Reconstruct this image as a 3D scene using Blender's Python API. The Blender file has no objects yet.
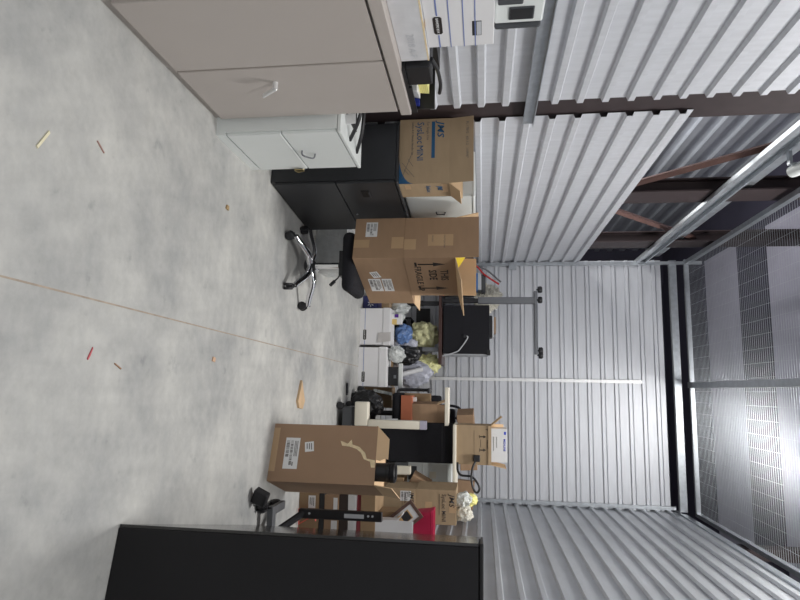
import bpy, bmesh, math, random
from mathutils import Vector, Matrix, noise
random.seed(7)
C = bpy.context.scene.collection
R = math.radians
PI = math.pi

# ------------------------------------------------------------------ materials
def srgb(r, g, b):
    f = lambda c: (c/255/12.92) if c/255 <= .04045 else ((c/255+.055)/1.055)**2.4
    return (f(r), f(g), f(b), 1)

def mat(name, col, rough=.6, metal=0., var=.08, scale=8., bump=0., bscale=60., alpha=1., spec=.5, trans=0., stretch=None):
    m = bpy.data.materials.new(name); m.use_nodes = True
    nt = m.node_tree; N = nt.nodes; L = nt.links
    p = N['Principled BSDF']
    p.inputs['Roughness'].default_value = rough
    p.inputs['Metallic'].default_value = metal
    p.inputs['Specular IOR Level'].default_value = spec
    p.inputs['Alpha'].default_value = alpha
    p.inputs['Transmission Weight'].default_value = trans
    tc = N.new('ShaderNodeTexCoord'); mp = N.new('ShaderNodeMapping')
    L.new(tc.outputs['Object'], mp.inputs['Vector'])
    if stretch: mp.inputs['Scale'].default_value = stretch
    nz = N.new('ShaderNodeTexNoise'); nz.inputs['Scale'].default_value = scale; nz.inputs['Detail'].default_value = 5
    L.new(mp.outputs[0], nz.inputs['Vector'])
    cr = N.new('ShaderNodeValToRGB')
    c = col
    cr.color_ramp.elements[0].position = .3; cr.color_ramp.elements[1].position = .7
    cr.color_ramp.elements[0].color = (c[0]*(1-var), c[1]*(1-var), c[2]*(1-var), 1)
    cr.color_ramp.elements[1].color = (min(1, c[0]*(1+var)), min(1, c[1]*(1+var)), min(1, c[2]*(1+var)), 1)
    L.new(nz.outputs['Fac'], cr.inputs['Fac']); L.new(cr.outputs['Color'], p.inputs['Base Color'])
    if bump:
        n2 = N.new('ShaderNodeTexNoise'); n2.inputs['Scale'].default_value = bscale; n2.inputs['Detail'].default_value = 3
        L.new(mp.outputs[0], n2.inputs['Vector'])
        b = N.new('ShaderNodeBump'); b.inputs['Strength'].default_value = bump; b.inputs['Distance'].default_value = .01
        L.new(n2.outputs['Fac'], b.inputs['Height']); L.new(b.outputs['Normal'], p.inputs['Normal'])
    return m

KRAFT = mat('kraft_board', srgb(160, 132, 106), .75, var=.05, scale=5, stretch=(1, 1, 4), spec=.25)
KRAFT_B = mat('kraft_board_grey', srgb(166, 144, 116), .75, var=.05, scale=5, stretch=(1, 1, 4), spec=.25)
KRAFT_D = mat('kraft_board_dark', srgb(150, 126, 98), .75, var=.06, scale=5, spec=.25)
KRAFT_IN = mat('kraft_board_inside', srgb(212, 182, 146), .8, var=.04, scale=9, spec=.2)
TAPE = mat('parcel_tape', srgb(186, 156, 122), .3, var=.04)
TORN = mat('torn_board', srgb(226, 206, 168), .8, var=.12, scale=30, bump=.5)
PAPER = mat('white_paper', srgb(226, 226, 226), .7, var=.02)
WBOARD = mat('white_board', srgb(226, 225, 226), .6, var=.02, scale=4, spec=.3)
WBOARD_G = mat('worn_white_board', srgb(208, 208, 210), .7, var=.06, scale=14, spec=.3)
TAN = mat('tan_metal', srgb(184, 176, 170), .45, var=.02, scale=3, bump=.06, bscale=240)
WMETAL = mat('white_metal', srgb(226, 230, 228), .4, var=.02, scale=3)
BLACKM = mat('black_metal', srgb(40, 41, 44), .42, var=.06, scale=3, bump=.05, bscale=260)
BLACKG = mat('black_gloss', srgb(26, 25, 27), .5, var=.12, scale=2.5, spec=.3)
BLACKS = mat('black_mirror_gloss', srgb(24, 22, 22), .12, var=.2, scale=2.5, spec=.9)
BLACKP = mat('black_plastic', srgb(34, 34, 37), .45, var=.06)
BLACKF = mat('black_fabric', srgb(38, 38, 42), .9, var=.15, scale=120, bump=.3, bscale=300, spec=.2)
DARKP = mat('charcoal_plastic', srgb(70, 72, 76), .5, var=.05)
DARKM = mat('dark_steel', srgb(52, 50, 52), .4, .3, var=.1)
GREYM = mat('grey_steel', srgb(120, 122, 126), .4, .4, var=.06)
CHROME = mat('chrome', (.8, .8, .82, 1), .12, 1., var=.02)
SATIN = mat('satin_chrome', srgb(240, 240, 240), .35, .5, var=.02)
GALV = mat('galvanised_steel', srgb(185, 190, 195), .36, .75, var=.1, scale=18)
PANEL = mat('wall_panel_steel', srgb(212, 214, 219), .42, .4, var=.05, scale=3, stretch=(1, 1, 9))
PANEL_L = mat('left_panel_steel', srgb(212, 214, 219), .6, .3, var=.05, scale=3, stretch=(1, 9, 1))
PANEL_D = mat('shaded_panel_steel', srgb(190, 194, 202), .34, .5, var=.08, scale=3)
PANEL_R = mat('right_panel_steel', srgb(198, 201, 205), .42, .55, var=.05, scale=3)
BROWNST = mat('oxide_brown_steel', srgb(58, 47, 48), .6, .1, var=.12, scale=10)
RUST = mat('oxide_brace_steel', srgb(116, 88, 82), .6, .1, var=.12, scale=10)
DARKROOF = mat('dark_roof_steel', srgb(62, 60, 76), .7, var=.15, scale=2)
PALEROOF = mat('pale_roof_liner', srgb(172, 170, 186), .8, var=.06, scale=2)
CREAM = mat('cream_laminate', srgb(226, 220, 204), .5, var=.02)
BLUE_INK = mat('blue_ink', srgb(34, 84, 122), .6, var=.03)
BLUE_LINE = mat('blue_line_ink', srgb(120, 136, 190), .6, var=.03)
BLACK_INK = mat('black_ink', srgb(40, 34, 32), .6, var=.03)
GREY_INK = mat('grey_ink', srgb(96, 92, 90), .6, var=.03)
PURPLE = mat('purple_card', srgb(86, 40, 140), .5, var=.05)
NAVY = mat('navy_card', srgb(38, 42, 92), .5, var=.08)
YELLOW = mat('toy_and_lit_flap_yellow', srgb(250, 222, 70), .6, var=.03)  # toy's own yellow; on the carton sheet it paints the lit flap
PYELLOW = mat('pale_yellow_paper', srgb(240, 232, 150), .6, var=.03)
GOWN = mat('pale_yellow_gown', srgb(230, 228, 172), .75, var=.12, scale=12, bump=.6, bscale=25)
GOWN_B = mat('olive_yellow_gown', srgb(212, 210, 166), .75, var=.14, scale=12, bump=.6, bscale=25)
BLUE = mat('blue_plastic', srgb(40, 120, 190), .4, var=.05)
BLUEBAG = mat('blue_film', srgb(98, 128, 178), .3, var=.3, scale=22, bump=.7, bscale=30)
RED = mat('red_plastic', srgb(196, 44, 48), .4, var=.05)
CORAL = mat('coral_plastic', srgb(236, 96, 84), .4, var=.05)
MAROON = mat('maroon_card', srgb(150, 66, 72), .6, var=.08)
MAGENTA = mat('magenta_bin', srgb(186, 28, 72), .5, var=.05)
ORANGE = mat('orange_card', srgb(196, 116, 84), .6, var=.05)
ORANGE_P = mat('orange_strap', srgb(244, 120, 84), .5, var=.05)
WOOD = mat('brown_wood', srgb(98, 74, 66), .45, var=.2, scale=4, stretch=(1, 14, 14))
DESKTOP = mat('dark_walnut_edge', srgb(74, 52, 48), .4, var=.15, scale=5, stretch=(1, 14, 14))
LILAC = mat('lilac_plastic', srgb(176, 172, 190), .5, var=.05)
LGREY = mat('light_grey_plastic', srgb(196, 198, 202), .5, var=.04)
GREYBAG = mat('grey_film', srgb(176, 178, 190), .35, var=.2, scale=12, bump=.6, bscale=24)
BLACKBAG = mat('black_film', srgb(32, 32, 34), .3, var=.2, scale=10, bump=.8, bscale=26)
BEIGEBAG = mat('beige_film', srgb(186, 182, 170), .35, var=.12, scale=8, bump=.5, bscale=24)

def film(name, col, alpha):
    m = mat(name, col, .22, var=.1, scale=20, bump=.9, bscale=34, alpha=alpha, spec=.8)
    return m
CLEAR = film('clear_film', srgb(224, 220, 206), .9)
CLEARW = film('milky_film', srgb(220, 224, 222), .75)
TUB = film('clear_tub_plastic', srgb(240, 243, 243), .7)

def concrete():
    m = bpy.data.materials.new('concrete_slab'); m.use_nodes = True
    nt = m.node_tree; N = nt.nodes; L = nt.links; p = N['Principled BSDF']
    p.inputs['Roughness'].default_value = .7; p.inputs['Specular IOR Level'].default_value = .35
    tc = N.new('ShaderNodeTexCoord')
    def nz(s, d=6, r=.6):
        n = N.new('ShaderNodeTexNoise'); n.inputs['Scale'].default_value = s; n.inputs['Detail'].default_value = d
        n.inputs['Roughness'].default_value = r; L.new(tc.outputs['Object'], n.inputs['Vector']); return n
    a = nz(1.7, 8, .65); b = nz(14, 5); c = nz(.9, 4); d = nz(7, 4)
    r1 = N.new('ShaderNodeValToRGB')
    e = r1.color_ramp.elements
    e[0].position = .28; e[0].color = srgb(156, 157, 157); e[1].position = .72; e[1].color = srgb(212, 211, 205)
    L.new(a.outputs['Fac'], r1.inputs['Fac'])
    r2 = N.new('ShaderNodeValToRGB'); e = r2.color_ramp.elements
    e[0].position = .3; e[0].color = (.86, .86, .86, 1); e[1].position = .62; e[1].color = (1, 1, 1, 1)
    L.new(b.outputs['Fac'], r2.inputs['Fac'])
    mx = N.new('ShaderNodeMix'); mx.data_type = 'RGBA'; mx.blend_type = 'MULTIPLY'; mx.inputs[0].default_value = .8
    L.new(r1.outputs['Color'], mx.inputs[6]); L.new(r2.outputs['Color'], mx.inputs[7])
    # dark blotches
    r3 = N.new('ShaderNodeValToRGB'); e = r3.color_ramp.elements
    e[0].position = .27; e[0].color = (.74, .75, .77, 1); e[1].position = .36; e[1].color = (1, 1, 1, 1)
    L.new(d.outputs['Fac'], r3.inputs['Fac'])
    mx2 = N.new('ShaderNodeMix'); mx2.data_type = 'RGBA'; mx2.blend_type = 'MULTIPLY'; mx2.inputs[0].default_value = .6
    L.new(mx.outputs[2], mx2.inputs[6]); L.new(r3.outputs['Color'], mx2.inputs[7])
    L.new(mx2.outputs[2], p.inputs['Base Color'])
    bp = N.new('ShaderNodeBump'); bp.inputs['Strength'].default_value = .12; bp.inputs['Distance'].default_value = .01
    L.new(b.outputs['Fac'], bp.inputs['Height']); L.new(bp.outputs['Normal'], p.inputs['Normal'])
    return m
CONCRETE = concrete()
JOINT = mat('joint_filler', srgb(172, 158, 142), .8, var=.15, scale=20)

# ------------------------------------------------------------------ mesh helpers
def bx(bm, x0, x1, y0, y1, z0, z1, M=None, bev=0, seg=1):
    vs = [bm.verts.new((x, y, z)) for x in (x0, x1) for y in (y0, y1) for z in (z0, z1)]
    fs = [(0, 1, 3, 2), (4, 6, 7, 5), (0, 4, 5, 1), (2, 3, 7, 6), (0, 2, 6, 4), (1, 5, 7, 3)]
    faces = [bm.faces.new([vs[i] for i in f]) for f in fs]
    if bev:
        es = list({e for f in faces for e in f.edges})
        r = bmesh.ops.bevel(bm, geom=es, offset=bev, segments=seg, profile=.5, affect='EDGES')
        vs = list({v for v in r['verts']} | {v for v in vs if v.is_valid})
    if M is not None:
        bmesh.ops.transform(bm, matrix=M, verts=[v for v in vs if v.is_valid])
    return vs

def cyl(bm, p0, p1, r0, r1=None, n=20, cap=True):
    r1 = r0 if r1 is None else r1
    p0 = Vector(p0); p1 = Vector(p1); d = p1-p0
    q = d.to_track_quat('Z', 'Y').to_matrix().to_4x4()
    M = Matrix.Translation((p0+p1)/2) @ q
    bmesh.ops.create_cone(bm, cap_ends=cap, segments=n, radius1=r0, radius2=r1, depth=d.length, matrix=M)

def lathe(bm, prof, n=28, M=None):
    rings = []
    for r, z in prof:
        rings.append([bm.verts.new((r*math.cos(2*PI*i/n), r*math.sin(2*PI*i/n), z)) for i in range(n)])
    for a, b in zip(rings, rings[1:]):
        for i in range(n):
            bm.faces.new((a[i], a[(i+1) % n], b[(i+1) % n], b[i]))
    bm.faces.new(list(reversed(rings[0]))); bm.faces.new(rings[-1])
    if M is not None: bmesh.ops.transform(bm, matrix=M, verts=[v for r in rings for v in r])

def tube(bm, pts, r, n=10):
    pts = [Vector(p) for p in pts]; rings = []
    up = Vector((.13, .21, .97))
    for i, p in enumerate(pts):
        t = (pts[min(i+1, len(pts)-1)]-pts[max(i-1, 0)]).normalized()
        s = t.cross(up)
        if s.length < .05: s = t.cross(Vector((1, 0, 0)))
        s.normalize(); u = s.cross(t)
        rr = r[i] if isinstance(r, (list, tuple)) else r
        rings.append([bm.verts.new(p+s*rr*math.cos(2*PI*k/n)+u*rr*math.sin(2*PI*k/n)) for k in range(n)])
    for a, b in zip(rings, rings[1:]):
        for k in range(n): bm.faces.new((a[k], b[k], b[(k+1) % n], a[(k+1) % n]))
    bm.faces.new(rings[0]); bm.faces.new(list(reversed(rings[-1])))

def smooth_path(pts, n=6):
    P = [Vector(p) for p in pts]; P = [P[0]]+P+[P[-1]]; out = []
    for i in range(1, len(P)-2):
        for k in range(n):
            t = k/n
            a, b, c, d = P[i-1:i+3]
            out.append(.5*((2*b)+(c-a)*t+(2*a-5*b+4*c-d)*t*t+(3*b-a-3*c+d)*t**3))
    out.append(P[-2]); return out

def obj(name, bm, m, parent=None, smooth=False):
    bmesh.ops.recalc_face_normals(bm, faces=bm.faces[:])
    me = bpy.data.meshes.new(name); bm.to_mesh(me); bm.free()
    if smooth:
        for p in me.polygons: p.use_smooth = True
    o = bpy.data.objects.new(name, me); C.objects.link(o)
    me.materials.append(m)
    if smooth:
        md = o.modifiers.new('edge', 'EDGE_SPLIT'); md.split_angle = R(38)
    if parent is not None: o.parent = parent
    return o

def tag(o, label, cat, group=None, kind=None):
    o['label'] = label; o['category'] = cat
    if group: o['group'] = group
    if kind: o['kind'] = kind
    return o

def thing(name, label, cat, loc=(0, 0, 0), rz=0, group=None, rot=None):
    o = bpy.data.objects.new(name, None); C.objects.link(o)
    o.empty_display_size = .1
    o.location = loc; o.rotation_euler = rot if rot else (0, 0, R(rz))
    return tag(o, label, cat, group)

def struct(name, bm, m, smooth=False):
    o = obj(name, bm, m, None, smooth); o['kind'] = 'structure'; return o

def boxpart(name, m, parent, *a, bev=0, seg=1, M=None, smooth=False):
    bm = bmesh.new(); bx(bm, *a, M=M, bev=bev, seg=seg)
    return obj(name, bm, m, parent, smooth)

# face frames: u right, v up on a vertical face, offset outwards
def face(side, w, d):
    # origin at the lower left corner of the face as seen from outside
    if side == 'f': return Matrix(((1, 0, 0, -w/2), (0, 0, -1, 0), (0, 1, 0, 0), (0, 0, 0, 1)))
    if side == 'r': return Matrix(((0, 0, 1, w/2), (1, 0, 0, 0), (0, 1, 0, 0), (0, 0, 0, 1)))
    if side == 'l': return Matrix(((0, 0, -1, -w/2), (-1, 0, 0, d), (0, 1, 0, 0), (0, 0, 0, 1)))
    if side == 't': return Matrix(((1, 0, 0, -w/2), (0, 1, 0, 0), (0, 0, 1, 0), (0, 0, 0, 1)))

def text_mesh(s, size, bold=0., shear=0., sx=1.):
    cu = bpy.data.curves.new('lettering', 'FONT'); cu.body = s; cu.size = size; cu.offset = bold*size; cu.shear = shear
    cu.resolution_u = 2
    o = bpy.data.objects.new('lettering', cu); C.objects.link(o)
    bpy.context.view_layer.update()
    me = bpy.data.meshes.new_from_object(o.evaluated_get(bpy.context.evaluated_depsgraph_get()))
    C.objects.unlink(o); bpy.data.objects.remove(o); bpy.data.curves.remove(cu)
    return me

class Ink:
    """flat print gathered on one face: lettering, bars, polygons"""
    def __init__(s): s.bm = bmesh.new()
    def text(s, t, u, v, size, bold=0., sx=1., rot=0, shear=0., center=False, fit=0):
        me = text_mesh(t, size, bold, shear)
        xs = [p.co.x for p in me.vertices] or [0]
        if fit: sx = fit/max(xs)
        off = -(min(xs)+max(xs))/2*sx if center else 0
        n0 = len(s.bm.verts); s.bm.from_mesh(me); s.bm.verts.ensure_lookup_table()
        M = Matrix.Translation((u, v, 0)) @ Matrix.Rotation(R(rot), 4, 'Z') @ Matrix.Translation((off, 0, 0)) @ Matrix.Diagonal((sx, 1, 1, 1))
        bmesh.ops.transform(s.bm, matrix=M, verts=s.bm.verts[n0:]); bpy.data.meshes.remove(me)
    def rect(s, u0, v0, u1, v1): s.poly([(u0, v0), (u1, v0), (u1, v1), (u0, v1)])
    def poly(s, pts): s.bm.faces.new([s.bm.verts.new((u, v, 0)) for u, v in pts])
    def bars(s, u0, v0, u1, v1, n, seed=1):
        rd = random.Random(seed); u = u0; st = (u1-u0)/n
        for i in range(n):
            w = st*rd.choice((.3, .5, .75)); s.rect(u, v0, u+w, v1); u += st
    def arrow_up(s, u, v, h, w):
        s.rect(u-w*.16, v, u+w*.16, v+h*.6); s.poly([(u-w/2, v+h*.55), (u+w/2, v+h*.55), (u, v+h)])
        s.rect(u-w/2, v-h*.12, u+w/2, v-h*.04)
    def put(s, name, m, parent, F, lift=.0012):
        bm = s.bm
        g = bmesh.ops.extrude_face_region(bm, geom=bm.faces[:])
        bmesh.ops.translate(bm, vec=(0, 0, .0004), verts=[v for v in g['geom'] if isinstance(v, bmesh.types.BMVert)])
        bmesh.ops.transform(bm, matrix=F @ Matrix.Translation((0, 0, lift)), verts=bm.verts[:])
        return obj(name, bm, m, parent)

def patch(name, m, parent, F, u0, v0, u1, v1, rot=0, lift=.0002, th=.0007):
    bm = bmesh.new(); cu, cv = (u0+u1)/2, (v0+v1)/2
    M = F @ Matrix.Translation((cu, cv, 0)) @ Matrix.Rotation(R(rot), 4, 'Z')
    bx(bm, u0-cu, u1-cu, v0-cv, v1-cv, lift, lift+th, M=M)
    return obj(name, bm, m, parent)

def shipping_label(parent, F, u0, v0, u1, v1, rot=0, seed=1, bars=True):
    cu, cv = (u0+u1)/2, (v0+v1)/2; w, h = u1-u0, v1-v0
    p = patch('shipping_label', PAPER, parent, F, u0, v0, u1, v1, rot)
    k = Ink()
    if bars:
        k.bars(-w*.4, -h*.42, w*.15, -h*.2, 14, seed); k.bars(-w*.4, -h*.12, w*.4, h*.06, 22, seed+1)
        for i in range(3): k.rect(-w*.4, h*(.16+.09*i), w*(.1+.1*((i*seed) % 3)), h*(.2+.09*i))
        k.rect(w*.28, h*.1, w*.4, h*.17)
    else:
        for i in range(3): k.rect(-w*.35, h*(-.3+.25*i), w*(.2+.06*i), h*(-.2+.25*i))
    k.put('label_print', GREY_INK, p, F @ Matrix.Translation((cu, cv, 0)) @ Matrix.Rotation(R(rot), 4, 'Z'))
    return p

def carton(name, label, loc, rz, w, d, h, m=KRAFT, flaps=(), closed=False, cat='box', group=None, rot=None, t=.006, inner=None, extra=None):
    """corrugated box; local x centred, y from the front (0) to d, z from 0"""
    o = thing(name, label, cat, loc, rz, group, rot)
    bm = bmesh.new()
    if closed:
        bx(bm, -w/2, w/2, 0, d, 0, h, bev=.003)
    else:
        bx(bm, -w/2, w/2, 0, t, 0, h); bx(bm, -w/2, w/2, d-t, d, 0, h)
        bx(bm, -w/2, -w/2+t, t, d-t, 0, h); bx(bm, w/2-t, w/2, t, d-t, 0, h)
        bx(bm, -w/2+t, w/2-t, t, d-t, 0, t)
    obj('carton_body', bm, m, o)
    if closed:
        patch('sealing_tape', TAPE, o, face('t', w, d) @ Matrix.Translation((0, 0, h)), w/2-.025, 0, w/2+.025, d)
    for f in flaps:
        side, ang, ln = f[:3]; sk = f[3] if len(f) > 3 else 0
        fw = w if side in 'fb' else d
        bm = bmesh.new()
        # flap in its own frame: hinge on u, rises on v, inner face towards -n
        vs = bx(bm, -fw/2+.002, fw/2-.002, -t, 0, 0, ln)
        for v in vs:
            if v.co.z > ln/2: v.co.x += sk*(1 if v.co.x > 0 else .3)
            # slight sag
        ax = {'f': (0, 0, 0), 'b': (0, d, 180), 'r': (w/2, d/2, 90), 'l': (-w/2, d/2, -90)}[side]
        M = Matrix.Translation((ax[0], ax[1], h)) @ Matrix.Rotation(R(ax[2]), 4, 'Z') @ Matrix.Rotation(R(ang), 4, 'X')
        # thickness inside
        bmesh.ops.translate(bm, vec=(0, t, 0), verts=bm.verts[:])
        bmesh.ops.transform(bm, matrix=M, verts=bm.verts[:])
        obj('flap', bm, f[4] if len(f) > 4 else KRAFT_IN, o)
    return o

def crumple(name, m, parent, c, s, seed=0, amp=.28, freq=2.2, flat=True, sub=4, fine=.08):
    bm = bmesh.new(); bmesh.ops.create_icosphere(bm, subdivisions=sub, radius=1)
    for v in bm.verts:
        q = v.co*freq+Vector((seed*3.1, seed*1.7, seed*.9))
        k = 1+amp*noise.noise(q)+fine*abs(noise.noise(q*3.3))*2
        v.co = v.co*k
        v.co = Vector((v.co.x*s[0], v.co.y*s[1], v.co.z*s[2]))+Vector(c)
        if flat and v.co.z < c[2]-s[2]*.8: v.co.z = c[2]-s[2]*.8
    return obj(name, bm, m, parent, False)

def corrugated(bm, axis, a0, a1, plane, nsign, z0, z1, period=.17, z_off=.11, depth=.028, rw=.019, sl=.011, crimp=0):
    """sheet with level trapezoid ribs; axis 'x' or 'y' is the run"""
    prof = []
    k = math.floor((z0-z_off)/period)
    prof.append((z0, 0))
    while z_off+k*period < z1+period:
        c = z_off+k*period
        for dz, h in ((-rw-sl, 0), (-rw, depth), (rw, depth), (rw+sl, 0))+(((rw+sl+.001, -crimp), (rw+sl+.013, -crimp), (rw+sl+.014, 0)) if crimp else ()):
            if z0 < c+dz < z1: prof.append((c+dz, h))
        k += 1
    last = prof[-1][1]
    prof.append((z1, last))
    row = []
    for a in (a0, a1):
        r = []
        for z, h in prof:
            n = plane+nsign*h
            r.append(bm.verts.new((a, n, z) if axis == 'x' else (n, a, z)))
        row.append(r)
    for i in range(len(prof)-1):
        bm.faces.new((row[0][i], row[1][i], row[1][i+1], row[0][i+1]))

def corr_wall(name, m, *a, **k):
    bm = bmesh.new(); corrugated(bm, *a, **k)
    o = struct(name, bm, m)
    s = o.modifiers.new('sheet', 'SOLIDIFY'); s.thickness = .0015; s.offset = 0
    return o

def tagbm(): return bmesh.new()

# ------------------------------------------------------------------ the setting
XL, XR, YB = -1.92, 1.60, 9.0
bm = bmesh.new(); bx(bm, -8, 7, -3, 15, -.1, 0); struct('floor', bm, CONCRETE)
bm = bmesh.new()
bx(bm, -.0035, .0035, 0, 10.2, 0, .0012, M=Matrix.Translation((-.358, -1.0, 0)) @ Matrix.Rotation(R(-.72), 4, 'Z'))
struct('trim_0', bm, JOINT)

corr_wall('wall_back', PANEL, 'x', XL, XR, YB, -1, 0, 4.07, period=.187, z_off=.035, rw=.021, sl=.005, crimp=.02)
corr_wall('wall_left', PANEL_L, 'y', -2, 3.86, XL, 1, 0, 4.6, period=.162, z_off=.036)
corr_wall('wall_left_far', PANEL_L, 'y', 4.085, YB, XL, 1, 0, 2.93, period=.174, z_off=.076)
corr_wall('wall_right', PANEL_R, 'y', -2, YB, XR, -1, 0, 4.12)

n = 1
def trim(m, *boxes):
    global n
    bm = bmesh.new()
    for b in boxes: bx(bm, *b)
    o = struct('trim_%d' % n, bm, m); n += 1; return o
# oxide brown columns of the left partition, I section
for y in (4.0, 6.0, 8.0):
    trim(BROWNST, (XL-.16, XL-.145, y-.085, y+.085, 0, 5.8), (XL-.025, XL-.01, y-.13, y+.23, 0, 5.8), (XL-.145, XL-.025, y-.006, y+.006, 0, 5.8))
# brace angles
for (ya, za, yb, zb) in ((6.1, 2.7, 4.55, 4.3), (6.5, 2.75, 8.2, 4.4)):
    bm = bmesh.new(); tube(bm, [(XL-.09, ya, za), (XL-.09, yb, zb)], .035, 4); struct('trim_%d' % n, bm, RUST); n += 1
# header rails on the left
trim(GALV, (XL+.0, XL+.045, 2.0, YB, 3.70, 3.76), (XL+.0, XL+.006, 2.0, YB, 3.70, 3.86), (XL+.0, XL+.045, 2.0, YB, 3.84, 3.86))
trim(GALV, (XL-.12, XL-.06, 2.0, YB, 3.98, 4.06))
# galvanised girt near the eye line
trim(GALV, (XL+.03, XL+.036, .5, 4.13, 1.785, 1.86), (XL+.03, XL+.065, .5, 4.13, 1.855, 1.861), (XL+.03, XL+.05, .5, 4.13, 1.785, 1.79))
# corner trims
trim(GALV, (XL+.03, XL+.075, YB-.075, YB-.03, 0, 4.62))
trim(GALV, (XR-.075, XR-.03, YB-.075, YB-.03, 0, 4.12))
trim(GALV, (XL+.03, XL+.13, YB-.12, YB-.03, 1.92, 2.0), (XL+.05, XL+.15, YB-.14, YB-.12, 1.9, 1.98))
# vertical strip on the back wall
trim(SATIN, (-.18, -.135, YB-.075, YB-.026, 0, 3.74))
# top of the back wall: tube and mesh frame
trim(GALV, (XL, XR, YB-.02, YB+.05, 4.19, 4.285))
trim(GALV, (XL, XR+.05, YB-.06, YB-.01, 4.385, 4.445))
trim(GALV, (XL+.02, XL+.075, 0, YB, 4.385, 4.445))
trim(GALV, (XR-.0, XR+.05, 0, YB, 4.385, 4.445))
trim(GALV, (-.165, -.085, 0, YB, 4.37, 4.40))
# right eaves
trim(GALV, (XR-.02, XR+.06, 0, YB, 4.12, 4.15), (XR+.02, XR+.06, 0, YB, 4.20, 4.26))
for y in (1.5, 3.5, 5.5, 7.5):
    trim(BROWNST, (XR+.07, XR+.2, y-.09, y+.09, 0, 5.8))

# welded wire ceiling
bm = bmesh.new()
W = .0012
x = XL+.08
while x < XR:
    bx(bm, x-W, x+W, 1.0, YB-.03, 4.41-W, 4.41+W); x += .15
y = 1.0
while y < YB:
    bx(bm, XL+.06, XR+.02, y-W, y+W, 4.41+W, 4.41+3*W); y += .047
struct('ceiling', bm, GALV)

# building shell beyond the unit
bm = bmesh.new(); bx(bm, -2.6, 7, -2, 15, 5.85, 5.95); struct('ceiling_roof', bm, PALEROOF)
bm = bmesh.new(); bx(bm, -8, -2.6, -2, 15, 5.85, 5.95); struct('ceiling_roof_left', bm, DARKROOF)
for (y0, y1) in ((3.0, 4.0), (6.0, 7.0), (9.72, 10.68), (12.3, 14.9)):
    trim(DARKROOF, (-2.6, 7, y0, y1, 5.80, 5.85))
bm = bmesh.new(); bx(bm, -8, 7, 15, 15.1, 0, 5.9); struct('wall_far', bm, DARKROOF)
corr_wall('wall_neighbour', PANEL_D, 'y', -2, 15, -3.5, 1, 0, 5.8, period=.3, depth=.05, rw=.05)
bm = bmesh.new(); bx(bm, -8.1, -8, -2, 15, 0, 5.9); struct('wall_outer_left', bm, DARKROOF)
bm = bmesh.new(); bx(bm, 7, 7.1, -2, 15, 0, 5.9); struct('wall_outer_right', bm, DARKROOF)

# white fitting beside the mesh frame
t = thing('emergency_light', 'small white round-ended light fitting on the left wall rail below the wire ceiling', 'light', (-1.74, 4.79, 3.93))
bm = bmesh.new(); lathe(bm, [(.01, 0), (.045, .01), (.05, .05), (.05, .2), (.04, .22)], 20, Matrix.Rotation(R(75), 4, 'X') @ Matrix.Translation((0, 0, -.1)))
obj('lamp_housing', bm, WMETAL, t, True)
boxpart('bracket', GALV, t, -.14, -.03, -.02, .02, -.085, -.06); boxpart('bracket_upright', GALV, t, -.04, -.03, -.02, .02, -.06, .0)

# ------------------------------------------------------------------ left row: tan cabinet
def bankers_logo(parent, F, u, v, w, h):
    k = Ink(); k.poly([(u-w/2, v-h*.3), (u-w*.42, v-h/2), (u+w*.42, v-h/2), (u+w/2, v-h*.3), (u+w/2, v+h*.3), (u+w*.42, v+h/2), (u-w*.42, v+h/2), (u-w/2, v+h*.3)])
    k.put('printed_badge', BLACK_INK, parent, F)
    k = Ink(); k.text('BANKERS BOX', u, v-h*.17, h*.42, .02, sx=w*.9/(h*.42*6.9), center=True)
    k.put('badge_lettering', PAPER, parent, F, .002)

Y0 = 1.96
t = thing('storage_cabinet', 'large tan metal two-door storage cabinet at the near end of left row', 'cabinet', (-1.48, Y0, 0))
boxpart('cabinet_body', TAN, t, -.40, -.022, 0, 1.09, 0, 1.055)
boxpart('cabinet_top', TAN, t, -.405, .008, -.01, 1.10, 1.062, 1.12, bev=.004)
d1 = boxpart('door', TAN, t, -.022, 0, .04, .553, .045, 1.05, bev=.003)
d2 = boxpart('door', TAN, t, -.022, 0, .567, 1.07, .045, 1.05, bev=.003)
bm = bmesh.new(); cyl(bm, (0, .70, .49), (.035, .70, .49), .013, n=16); obj('handle_boss', bm, SATIN, d2, True)
bm = bmesh.new(); bx(bm, -.012, .012, -.006, .006, -.085, .012, M=Matrix.Translation((.036, .70, .49)) @ Matrix.Rotation(R(26), 4, 'X') @ Matrix.Rotation(R(-10), 4, 'Y'), bev=.004)
obj('handle', bm, SATIN, d2)

# on the tan cabinet
o = carton('flat_carton', 'worn greyish white flat carton on the tan cabinet under the file box', (-1.53, 2.36, 1.12), 90, .52, .36, .135, WBOARD_G, closed=True)
F = face('f', .52, .36)
patch('torn_edge', TORN, o, F, 0, .127, .52, .135)
k = Ink(); k.text('2018 A-F', .30, .05, .05, 0); k.put('handwriting', LGREY, o, F)

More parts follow.
